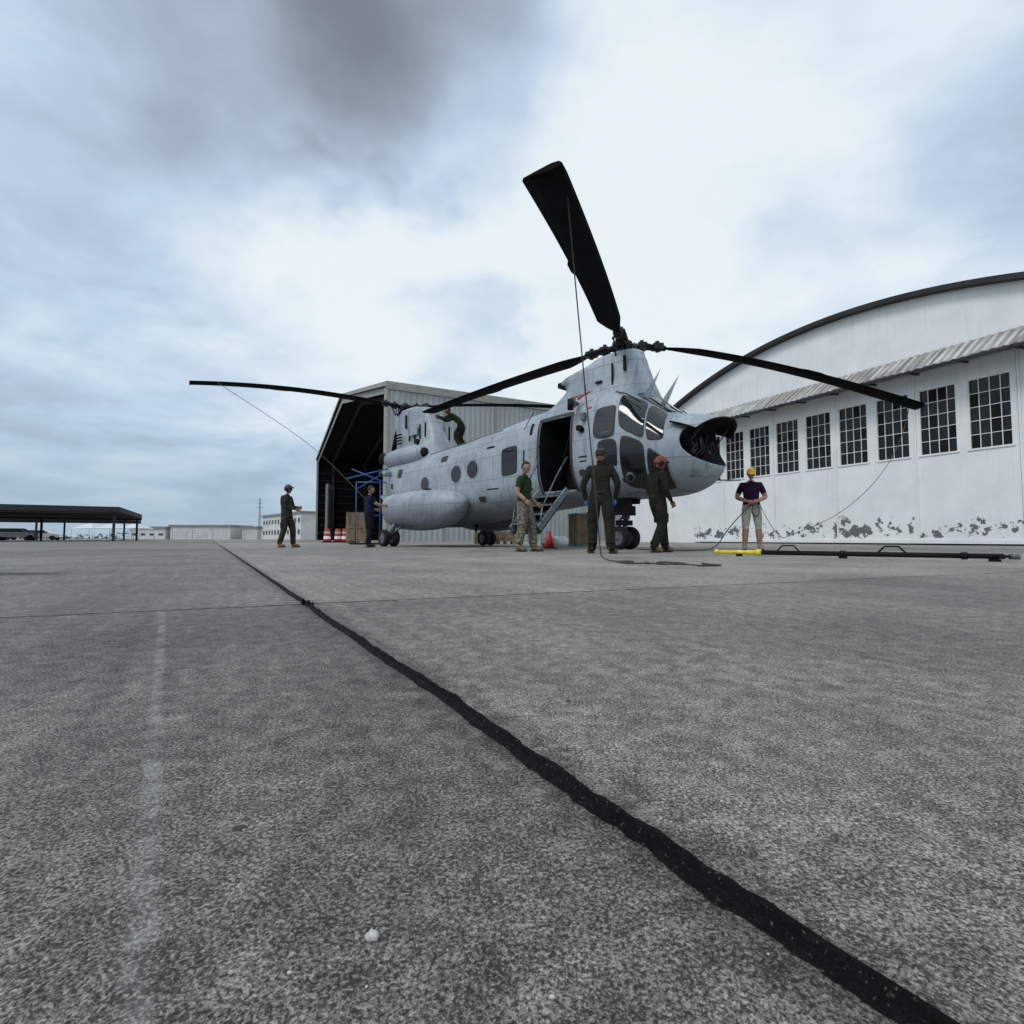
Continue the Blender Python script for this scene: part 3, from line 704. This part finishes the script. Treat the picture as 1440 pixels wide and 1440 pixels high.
def rope(pts,r,m):
    cu=bpy.data.curves.new('rope','CURVE');cu.dimensions='3D';cu.bevel_depth=r;cu.bevel_resolution=1
    sp_=cu.splines.new('NURBS');sp_.points.add(len(pts)-1)
    for q,pt in zip(sp_.points,pts): q.co=(*pt,1)
    sp_.use_endpoint_u=True;sp_.order_u=3;cu.resolution_u=6
    o=bpy.data.objects.new('rope',cu);COL.objects.link(o);cu.materials.append(m)
pts=[(.62,5.55,4.10),(.72,5.6,3.0),(.84,5.66,1.7),(.93,5.7,.8),(.98,5.72,.15),(1.0,5.7,.015)]
for k in range(46):
    q=k/46;an=k*.6;rr=.6+.4*math.sin(k*.37)
    pts.append((1.18+q*.7+.16*rr*math.cos(an),5.35-q*.42+.30*rr*math.sin(an),.008+.004*(k%3)))
pts+=[(2.05,4.8,.008),(1.7,4.7,.008)]
rope(pts,.0075,M_rope)
rope([(9.8,12.5,3.45),(9.6,12.45,2.7),(8.8,12.3,1.6),(7.6,12.0,.75),(6.4,11.7,.35),(5.9,11.4,.2),(5.30,10.95,1.0)],.007,M_ropey)
rope([(5.12,10.9,1.0),(4.6,10.9,.5),(4.3,10.8,.03),(3.6,10.2,.015),(3.0,10.6,.015),(2.8,11.4,.015)],.011,M_rope)
pts=[(5.15,10.86,1.0)]
for k in range(16): pts.append((5.17+.09*math.cos(k*.8),10.84+.02*math.sin(k),.86+.15*math.sin(k*.8)))
rope(pts,.009,M_rope)
rope([(-8.35,14.3,4.66),(-6.9,15.0,3.7),(-5.6,15.4,2.7),(-4.2,15.2,1.25)],.008,M_ropey)

# ------------------------------------------------------------------ people
M_skin=mat('skin',(.36,.20,.135),.55,0,.1,20);M_skind=mat('skin_tan',(.20,.10,.065),.55,0,.1,20)
M_hair=mat('hair_dark',(.02,.015,.01),.8);M_eye=mat('eye_white',(.5,.5,.5),.3);M_pup=mat('pupil',(.01,.01,.01),.3);M_lip=mat('lips',(.25,.10,.08),.5)
M_olive=cloth('olive_flight_suit',(.022,.024,.018));M_oliveg=cloth('olive_tshirt',(.030,.050,.022))
M_navy=cloth('navy_shirt',(.010,.016,.055));M_dkp=cloth('dark_trousers',(.009,.010,.014))
M_camo=camo('desert_camouflage',(.28,.25,.20),(.15,.13,.10),(.075,.07,.055),20);M_wcamo=camo('woodland_camouflage',(.04,.045,.03),(.02,.02,.015),(.07,.06,.04))
M_boot=mat('tan_boot',(.17,.095,.045),.8);M_bboot=mat('black_boot',(.012,.011,.010),.6);M_sneak=mat('light_shoe',(.25,.22,.2),.7)
M_short=cloth('khaki_shorts',(.50,.47,.40));M_purp=cloth('purple_shirt',(.022,.008,.030))
M_glove=mat('blue_glove',(.02,.18,.5),.5);M_belt=mat('web_belt',(.015,.015,.013),.8);M_cap=mat('yellow_cap',(.80,.42,.015),.8);M_helm=mat('helmet_red',(.20,.035,.02),.5);M_helg=mat('helmet_green',(.03,.034,.025),.6);M_capo=mat('olive_cap',(.05,.05,.035),.9)
def person(name,loc,face,J,st,hy=0,hp=0,scale=1.0,curl=35):
    e=empty(name,loc,rad(face-90));e.scale=(scale,)*3
    B=dict(pel=(0,0,.96),spi=(0,.0,1.12),che=(0,-.01,1.32),nek=(0,0,1.47),hb=(0,.01,1.55),
      hL=(-.10,0,.90),kL=(-.115,.03,.50),aL=(-.12,-.02,.09),
      hR=(.10,0,.90),kR=(.115,.03,.50),aR=(.12,-.02,.09),
      sL=(-.185,-.01,1.41),eL=(-.26,-.03,1.13),wL=(-.28,.05,.88),sR=(.185,-.01,1.41),eR=(.26,-.03,1.13),wR=(.28,.05,.88))
    B.update(J)
    for s_ in'LR':
        a_=Vector(B['a'+s_]);fd=Vector(J.get('fd'+s_,(0,1,0))).normalized();sx_=-.1 if s_=='L' else .1
        B['f'+s_]=tuple(a_+fd*.09+Vector((sx_*.1,0,-.04)));B['t'+s_]=tuple(a_+fd*.19+Vector((sx_*.25,0,-.05)))
    loose=st.get('loose',1.0)
    R=dict(pel=.165,spi=.152,che=.180,nek=.070,hb=.060,hL=.115,kL=.080*loose,aL=.066*loose,fL=.055,tL=.042,sL=.085,eL=.058,wL=.037)
    for k in list(R):
        if k[-1]=='L': R[k[:-1]+'R']=R[k]
    if st.get('short'): R['wL']=R['wR']=.034;R['eL']=R['eR']=.048
    if st.get('shorts'): R['aL']=R['aR']=.050;R['kL']=R['kR']=.068
    for s_ in'LR':
        for n_,a_,b_2,r in(('c'+s_,'k'+s_,'a'+s_,.074),('m'+s_,'h'+s_,'k'+s_,.104*(1+.5*(loose-1))),('u'+s_,'s'+s_,'e'+s_,.070),('o'+s_,'e'+s_,'w'+s_,.050)):
            t_=.35 if n_[0] in'co' else .45
            B[n_]=tuple(Vector(B[a_]).lerp(Vector(B[b_2]),t_));R[n_]=r*(loose if n_[0]=='c' else 1)
    E=[('pel','spi','torso'),('spi','che','torso'),('che','nek','torso'),('nek','hb','neck')]
    for s_ in'LR': E+=[('pel','h'+s_,'hip'),('h'+s_,'m'+s_,'thigh'),('m'+s_,'k'+s_,'thigh'),('k'+s_,'c'+s_,'calf'),('c'+s_,'a'+s_,'calf'),('a'+s_,'f'+s_,'foot'),('f'+s_,'t'+s_,'foot'),
        ('che','s'+s_,'torso'),('s'+s_,'u'+s_,'uarm'),('u'+s_,'e'+s_,'uarm2'),('e'+s_,'o'+s_,'farm'),('o'+s_,'w'+s_,'farm')]
    names=[n for n in B if n in R];idx={n:i for i,n in enumerate(names)}
    V=[Vector(B[n]) for n in names];RR=[R[n] for n in names];ED=[(idx[a],idx[b]) for a,b,_ in E];LB=[l for _,_,l in E];roots=[idx['pel']]
    for s_ in'LR':
        w=Vector(B['w'+s_]);el=Vector(B['e'+s_]);dr=Vector(J.get('hd'+s_,w-el)).normalized()
        sgn=-1 if s_=='L' else 1
        nrm=Vector(J.get('pn'+s_,(-sgn,0.2,0)));nrm=(nrm-dr*nrm.dot(dr)).normalized();sd_=dr.cross(nrm).normalized()
        if sd_.dot(Vector((0,1,.3)))<0: sd_=-sd_
        def chain(pts,rs,lab='hand'):
            o=len(V);roots.append(o)
            for i_,(p_,r_) in enumerate(zip(pts,rs)):
                V.append(p_);RR.append(r_)
                if i_: ED.append((o+i_-1,o+i_));LB.append(lab)
        for g in(-.016,.016): chain([w-dr*.01+sd_*g*.5,w+dr*.05+sd_*g,w+dr*.095+sd_*g],[.024,.028,.022])
        for i_,(off,ln) in enumerate(((.034,.072),(.012,.080),(-.011,.075),(-.032,.058))):
            p_=w+dr*.088+sd_*off;pts_=[p_];an=0
            for sgm in(.45,.32,.25):
                an+=rad(curl);p_=p_+(dr*math.cos(an)+nrm*math.sin(an))*ln*sgm;pts_.append(p_)
            chain(pts_,[.0105,.010,.0092,.008])
        p_=w+dr*.03+sd_*.028;q1=p_+(dr*.6+sd_*.6+nrm*.4).normalized()*.038;chain([p_,q1,q1+(dr*.9+nrm*.5).normalized()*.03],[.014,.012,.0095])
    me=bpy.data.meshes.new('sk');me.from_pydata(V,ED,[]);tmp=bpy.data.objects.new('sk',me);COL.objects.link(tmp)
    md=tmp.modifiers.new('s','SKIN')
    lay=me.skin_vertices[0].data
    for i_,r_ in enumerate(RR):
        lay[i_].radius=(r_,r_);lay[i_].use_root=False
    for r_ in roots: lay[r_].use_root=True
    for n_ in('pel','spi','che'): 
        r_=R[n_];lay[idx[n_]].radius=(r_*1.0,r_*.82)
    sb=tmp.modifiers.new('u','SUBSURF');sb.levels=2;sb.render_levels=2
    bpy.context.view_layer.update();dg=bpy.context.evaluated_depsgraph_get()
    m2=bpy.data.meshes.new_from_object(tmp.evaluated_get(dg));bpy.data.objects.remove(tmp)
    mats=[st['top'],st['bot'],st['shoe'],st['skin'],st.get('glove',st['skin']),M_belt]
    m2.materials.clear()
    for q in mats:m2.materials.append(q)
    short=st.get('short');shorts=st.get('shorts')
    for f in m2.polygons:
        c=f.center;best=None
        for (a_,b2),l in zip(ED,LB):
            A=V[a_];Bq=V[b2];ab=Bq-A;t_=max(0,min(1,(c-A).dot(ab)/max(ab.length_squared,1e-9)));dist=(c-A-ab*t_).length-(RR[a_]*(1-t_)+RR[b2]*t_)
            if best is None or dist<best[0]: best=(dist,l,t_)
        l=best[1];t_=best[2]
        k=0
        if l=='neck': k=3 if t_>.1 else 0
        elif l in('thigh','hip'): k=1
        elif l=='calf': k=3 if shorts else 1
        elif l=='foot': k=2
        elif l=='hand': k=4
        elif l=='uarm2' and short: k=3 if t_>.35 else 0
        elif l=='farm' and short: k=3
        if l=='torso' and (c-Vector(B['pel'])).length<.2 and (c-Vector(B['pel'])).dot(Vector(B['spi'])-Vector(B['pel']))<0: k=1
        f.material_index=k;f.use_smooth=True
    ob=bpy.data.objects.new('body',m2);COL.objects.link(ob);ob.parent=e
    hb=Vector(B['hb']);nk=Vector(B['nek']);upv=(hb-nk).normalized()
    Rh=Matrix.Rotation(rad(hy),3,'Z')@Matrix.Rotation(rad(-hp),3,'X')
    hc=hb+upv*.03+Rh@Vector((0,.015,.085))
    mb=MB([st['skin'],st.get('hair',M_hair),M_eye,M_pup,M_lip,st.get('hat',M_hair),M_black])
    def hf(u):
        u=u.copy()
        if u.z<0: u.x*=1-.28*abs(u.z)**1.3; u.y=u.y*(1-.10*abs(u.z)) if u.y>0 else u.y*(1-.35*abs(u.z))
        return u
    mb.sph(hc,(.077,.097,.120),0,20,14,Rh,hf)
    def H_(x_,y_,z_): return hc+Rh@Vector((x_,y_,z_))
    mb.sph(H_(0,.097,-.022),(.013,.02,.022),0,8,6,Rh);mb.sph(H_(0,.092,-.005),(.008,.014,.03),0,8,6,Rh)
    for g in(-1,1):
        mb.sph(H_(g*.029,.083,.008),(.013,.009,.006),2,8,6,Rh);mb.sph(H_(g*.029,.090,.008),(.006,.004,.005),3,8,6,Rh)
        mb.sph(H_(g*.029,.088,.024),(.017,.008,.004),1,8,6,Rh);mb.sph(H_(g*.078,0,-.01),(.009,.02,.032),0,8,6,Rh)
    mb.sph(H_(0,.083,-.058),(.024,.008,.006),4,10,6,Rh);mb.sph(H_(0,.066,-.092),(.03,.02,.018),0,10,6,Rh)
    def hairf(u):
        u=u.copy(); lim=.28 if u.y>.2 else (-.35 if u.y<-.1 else -.05)
        if u.z<lim: u=Vector((u.x*.8,u.y*.8,lim if u.z<lim else u.z))
        return u
    mb.sph(H_(0,-.006,.004),(.082,.101,.124),1,20,14,Rh,hairf)
    hat=st.get('hattype')
    if hat=='cap':
        mb.sph(H_(0,-.004,.035),(.089,.108,.100),5,20,12,Rh,None,0.0)
        mb.sph(H_(0,.105,.038),(.07,.075,.010),5,16,6,Rh@Matrix.Rotation(rad(-12),3,'X'))
    if hat=='helmet':
        mb.sph(H_(0,-.008,.01),(.098,.118,.130),5,20,12,Rh,lambda u: Vector((u.x,u.y,max(u.z,-.15 if u.y>-.2 else -.5))))
        for g in(-1,1): mb.sph(H_(g*.088,0,-.02),(.024,.042,.052),6,12,8,Rh)
        mb.tube([H_(-.085,.0,-.04),H_(0,.045,-.12),H_(.085,.0,-.04)],.006,6);mb.box(H_(0,.108,.055),(.15,.03,.03),6,Rh)
    if st.get('shades'): 
        for g in(-1,1): mb.box(H_(g*.03,.093,.010),(.045,.012,.026),6,Rh)
        mb.box(H_(0,.097,.016),(.03,.006,.005),6,Rh)
    mb.done('head',e)
    mb=MB([M_belt,st['top'],st['bot'],st['shoe']])
    pl=Vector(B['pel']);sv=(Vector(B['spi'])-pl).normalized()
    def ring(c_,rx,ry,h,m_,R_):
        rows=[[c_+R_@Vector((rx*k_*math.cos(a_),ry*k_*math.sin(a_),zz)) for a_ in[2*math.pi*i_/24 for i_ in range(24)]] for zz,k_ in((-h/2,.97),(-h/2,1),(h/2,1),(h/2,.97))]
        mb.grid(rows,m_,True,True)
    if st.get('belt'): ring(pl+sv*.06,.160,.133,.045,0,Matrix.Identity(3))
    ring(nk+upv*.02,.064,.066,.035,1,upv.to_track_quat('Z','Y').to_matrix())
    if not shorts:
        for s_ in'LR':
            sg=-1 if s_=='L' else 1;h_=Vector(B['h'+s_]);k_=Vector(B['k'+s_]);a_=Vector(B['a'+s_]);q=h_.lerp(k_,.7)+Vector((sg*.075*loose,0,0));mb.box(q,(.03,.13,.16),2,Matrix.Rotation(rad(4)*sg,3,'Y'))
            ax=(k_-a_).normalized();Rk=ax.to_track_quat('Z','Y').to_matrix();ring(a_+ax*.09,.066*loose,.068*loose,.05,2,Rk)
    for s_ in'LR':
        a_=Vector(B['a'+s_]);tt=Vector(B['t'+s_]);dv=(tt-a_);dv.z=0;dv.normalize();mid_=a_+dv*.075;Rz=Matrix.Rotation(math.atan2(dv.y,dv.x),3,'Z');mb.sph((mid_.x,mid_.y,a_.z-.070),(.150,.050,.020),0,16,6,Rz)
    mb.done('belt_collar_and_soles',e)
    return e
fs=dict(top=M_olive,bot=M_olive,shoe=M_boot,skin=M_skind,loose=1.15)
person('ground_crew_member',(-6.43,14.6,0),-5,dict(eL=(-.24,.06,1.16),wL=(-.14,.3,1.14),eR=(.24,.08,1.16),wR=(.15,.34,1.08),aL=(-.12,.14,.09),kL=(-.1,.14,.5),aR=(.12,-.14,.09),kR=(.1,-.02,.5)),
  dict(top=M_wcamo,bot=M_wcamo,shoe=M_boot,skin=M_skind,hattype='helmet',hat=M_helg,loose=1.12,belt=1),0,5,1.0)
person('ground_crew_member',(-4.1,14.7,0),35,dict(eR=(.27,.12,1.22),wR=(.22,.36,1.2),eL=(-.25,.05,1.15),wL=(-.2,.27,1.1),aL=(-.14,.05,.09),aR=(.13,-.1,.09),kR=(.11,0,.5)),
  dict(top=M_navy,bot=M_dkp,shoe=M_bboot,skin=M_skin,short=1),-10,5,1.0)
person('ground_crew_member',(.25,10.1,0),-25,dict(eR=(.27,-.05,1.15),wR=(.26,.14,.98),eL=(-.24,-.06,1.14),wL=(-.24,.16,.96),aL=(-.13,.13,.09),kL=(-.11,.11,.5),aR=(.13,-.09,.09),kR=(.11,-.0,.5)),
  dict(top=M_oliveg,bot=M_camo,shoe=M_boot,skin=M_skin,short=1,belt=1,loose=1.25),-12,5,1.0)
person('aircrew_member',(1.52,8.75,0),78,dict(eL=(-.29,-.05,1.14),wL=(-.25,.03,.90),eR=(.29,-.02,1.15),wR=(.24,.06,.91),aL=(-.15,.1,.09),kL=(-.14,.12,.5),aR=(.16,-.1,.09),kR=(.14,.0,.5),hdL=(0.1,.2,-1),hdR=(-.1,.2,-1),fdL=(-.3,1,0),fdR=(.4,1,0)),
  dict(fs,glove=M_glove,hattype='cap',hat=M_capo,belt=1,loose=1.22),0,15,1.02)
person('aircrew_member',(2.68,9.4,0),20,dict(eL=(-.26,.0,1.13),wL=(-.22,.16,.94),eR=(.27,-.03,1.14),wR=(.25,.12,.92),aL=(-.1,.22,.09),kL=(-.1,.17,.52),aR=(.12,-.20,.09),kR=(.11,.02,.51)),
  dict(fs,hattype='helmet',hat=M_helm,loose=1.2,belt=1),-15,25,1.0)
person('ground_crew_member',(5.2,11.1,0),-108,dict(eL=(-.29,-.02,1.15),wL=(-.10,.20,1.06),eR=(.29,-.02,1.15),wR=(.10,.21,1.05),hdL=(.8,.4,-.1),hdR=(-.8,.4,-.1),pnL=(0,-.6,-.7),pnR=(0,-.6,-.7),aL=(-.15,0,.09),aR=(.15,.02,.09),kL=(-.13,.03,.47),kR=(.13,.03,.47)),
  dict(top=M_purp,bot=M_short,shoe=M_sneak,skin=M_skin,short=1,shorts=1,hattype='cap',hat=M_cap,shades=1,belt=1,loose=1.0),0,18,1.0,60)
person('ground_crew_member',(-1.75,16.87,3.17),172,dict(pel=(0,-.12,.84),spi=(0,.02,.98),che=(0,.18,1.10),nek=(0,.30,1.2),hb=(0,.36,1.25),hL=(-.095,-.1,.80),hR=(.095,-.1,.80),kL=(-.13,.1,.46),kR=(.13,.02,.44),aL=(-.14,-.08,.09),aR=(.14,-.22,.09),
  sL=(-.18,.24,1.16),sR=(.18,.24,1.16),eL=(-.24,.45,1.02),wL=(-.2,.66,1.12),eR=(.24,.5,1.06),wR=(.2,.74,1.16)),
  dict(top=M_oliveg,bot=M_olive,shoe=M_boot,skin=M_skind,loose=1.2),0,5,1.0)

# ------------------------------------------------------------------ sky / light
SUN_EL=rad(52);az=Vector((-.62,-.55,0)).normalized()
w=bpy.data.worlds.new('World');S.world=w;w.use_nodes=True;t=NT(w.node_tree)
bg=w.node_tree.nodes['Background'];bg.inputs['Strength'].default_value=.1
sk=t.node('ShaderNodeTexSky',sky_type='NISHITA');sk.sun_disc=False;sk.sun_elevation=SUN_EL;sk.sun_rotation=math.atan2(az.x,az.y)
D_=t.node('ShaderNodeTexCoord').outputs['Generated'];D_=t.vmath('NORMALIZE',D_);X=t.xyz(D_)
zz=t.math('ADD',t.math('MAXIMUM',X[2],0),.20)
pv=t.comb(t.math('DIVIDE',X[0],zz),t.math('DIVIDE',X[1],zz),0)
n1=t.noise(pv,.9,5,.52,.3);n2=t.noise(t.vmath('ADD',pv,(7,3,0)),2.2,5,.55,.3)
wob=t.vmath('SCALE',t.vmath('SUBTRACT',t.noise(pv,2.0,4,.55,0,True),(.5,.5,.5)),scale=.42)
Dp=t.vmath('NORMALIZE',t.vmath('ADD',D_,wob))
den=t.math('ADD',t.mr(n1,.35,.68,.02,.30),t.mr(n2,.35,.65,-.06,.09))
def blob(c,ri,ro,amt,cur):
    c=Vector(c).normalized();dt=t.vmath('DOT_PRODUCT',Dp,tuple(c));f=t.mr(dt,math.cos(rad(ro)),math.cos(rad(ri)),0,amt,True);return t.math('ADD',cur,f)
den=blob((-.36,.60,.70),2,20,.36,den);den=blob((-.10,.68,.74),2,17,.40,den);den=blob((-.085,.918,.385),0,9,.20,den)
den=blob((-.72,.66,.22),5,28,.14,den);den=blob((.78,.6,.42),2,18,.14,den);den=blob((.06,.85,.50),6,28,-.24,den);den=blob((-.35,.8,.42),2,16,-.06,den)
r=t.node('ShaderNodeValToRGB');t.put(r.inputs[0],den);cr=r.color_ramp
cr.elements[0].position=0.0;cr.elements[0].color=(.87,.94,.97,1);cr.elements[1].position=1.0;cr.elements[1].color=(.17,.195,.225,1)
for ps,c in((.10,(.78,.88,.96)),(.25,(.56,.69,.84)),(.45,(.37,.45,.55)),(.75,(.22,.25,.29))):
    q=cr.elements.new(ps);q.color=(*c,1)
hz=t.mr(X[2],0,.24,1,0,True)
cl=t.mix(t.math('MULTIPLY',hz,.7),r.outputs[0],(.32,.45,.57))
cl=t.vmath('SCALE',cl,scale=10.0)
fin=t.mix(.93,sk.outputs[0],cl);t.put(bg.inputs['Color'],fin)
sl=bpy.data.lights.new('sun','SUN');sl.energy=1.4;sl.angle=rad(20);sl.color=(1,.965,.91);so=bpy.data.objects.new('sun',sl);COL.objects.link(so)
sd_=-(az*math.cos(SUN_EL)+Vector((0,0,math.sin(SUN_EL))));so.rotation_euler=sd_.to_track_quat('-Z','Y').to_euler()
cam=bpy.data.cameras.new('camera');cam.lens=18;cam.sensor_width=36;cam.clip_end=6000;cam.clip_start=.01
co=bpy.data.objects.new('camera',cam);COL.objects.link(co);co.location=(0,0,.26);co.rotation_euler=(rad(92.94),0,0);S.camera=co
S.view_settings.view_transform='Standard';S.view_settings.look='None';S.view_settings.exposure=0
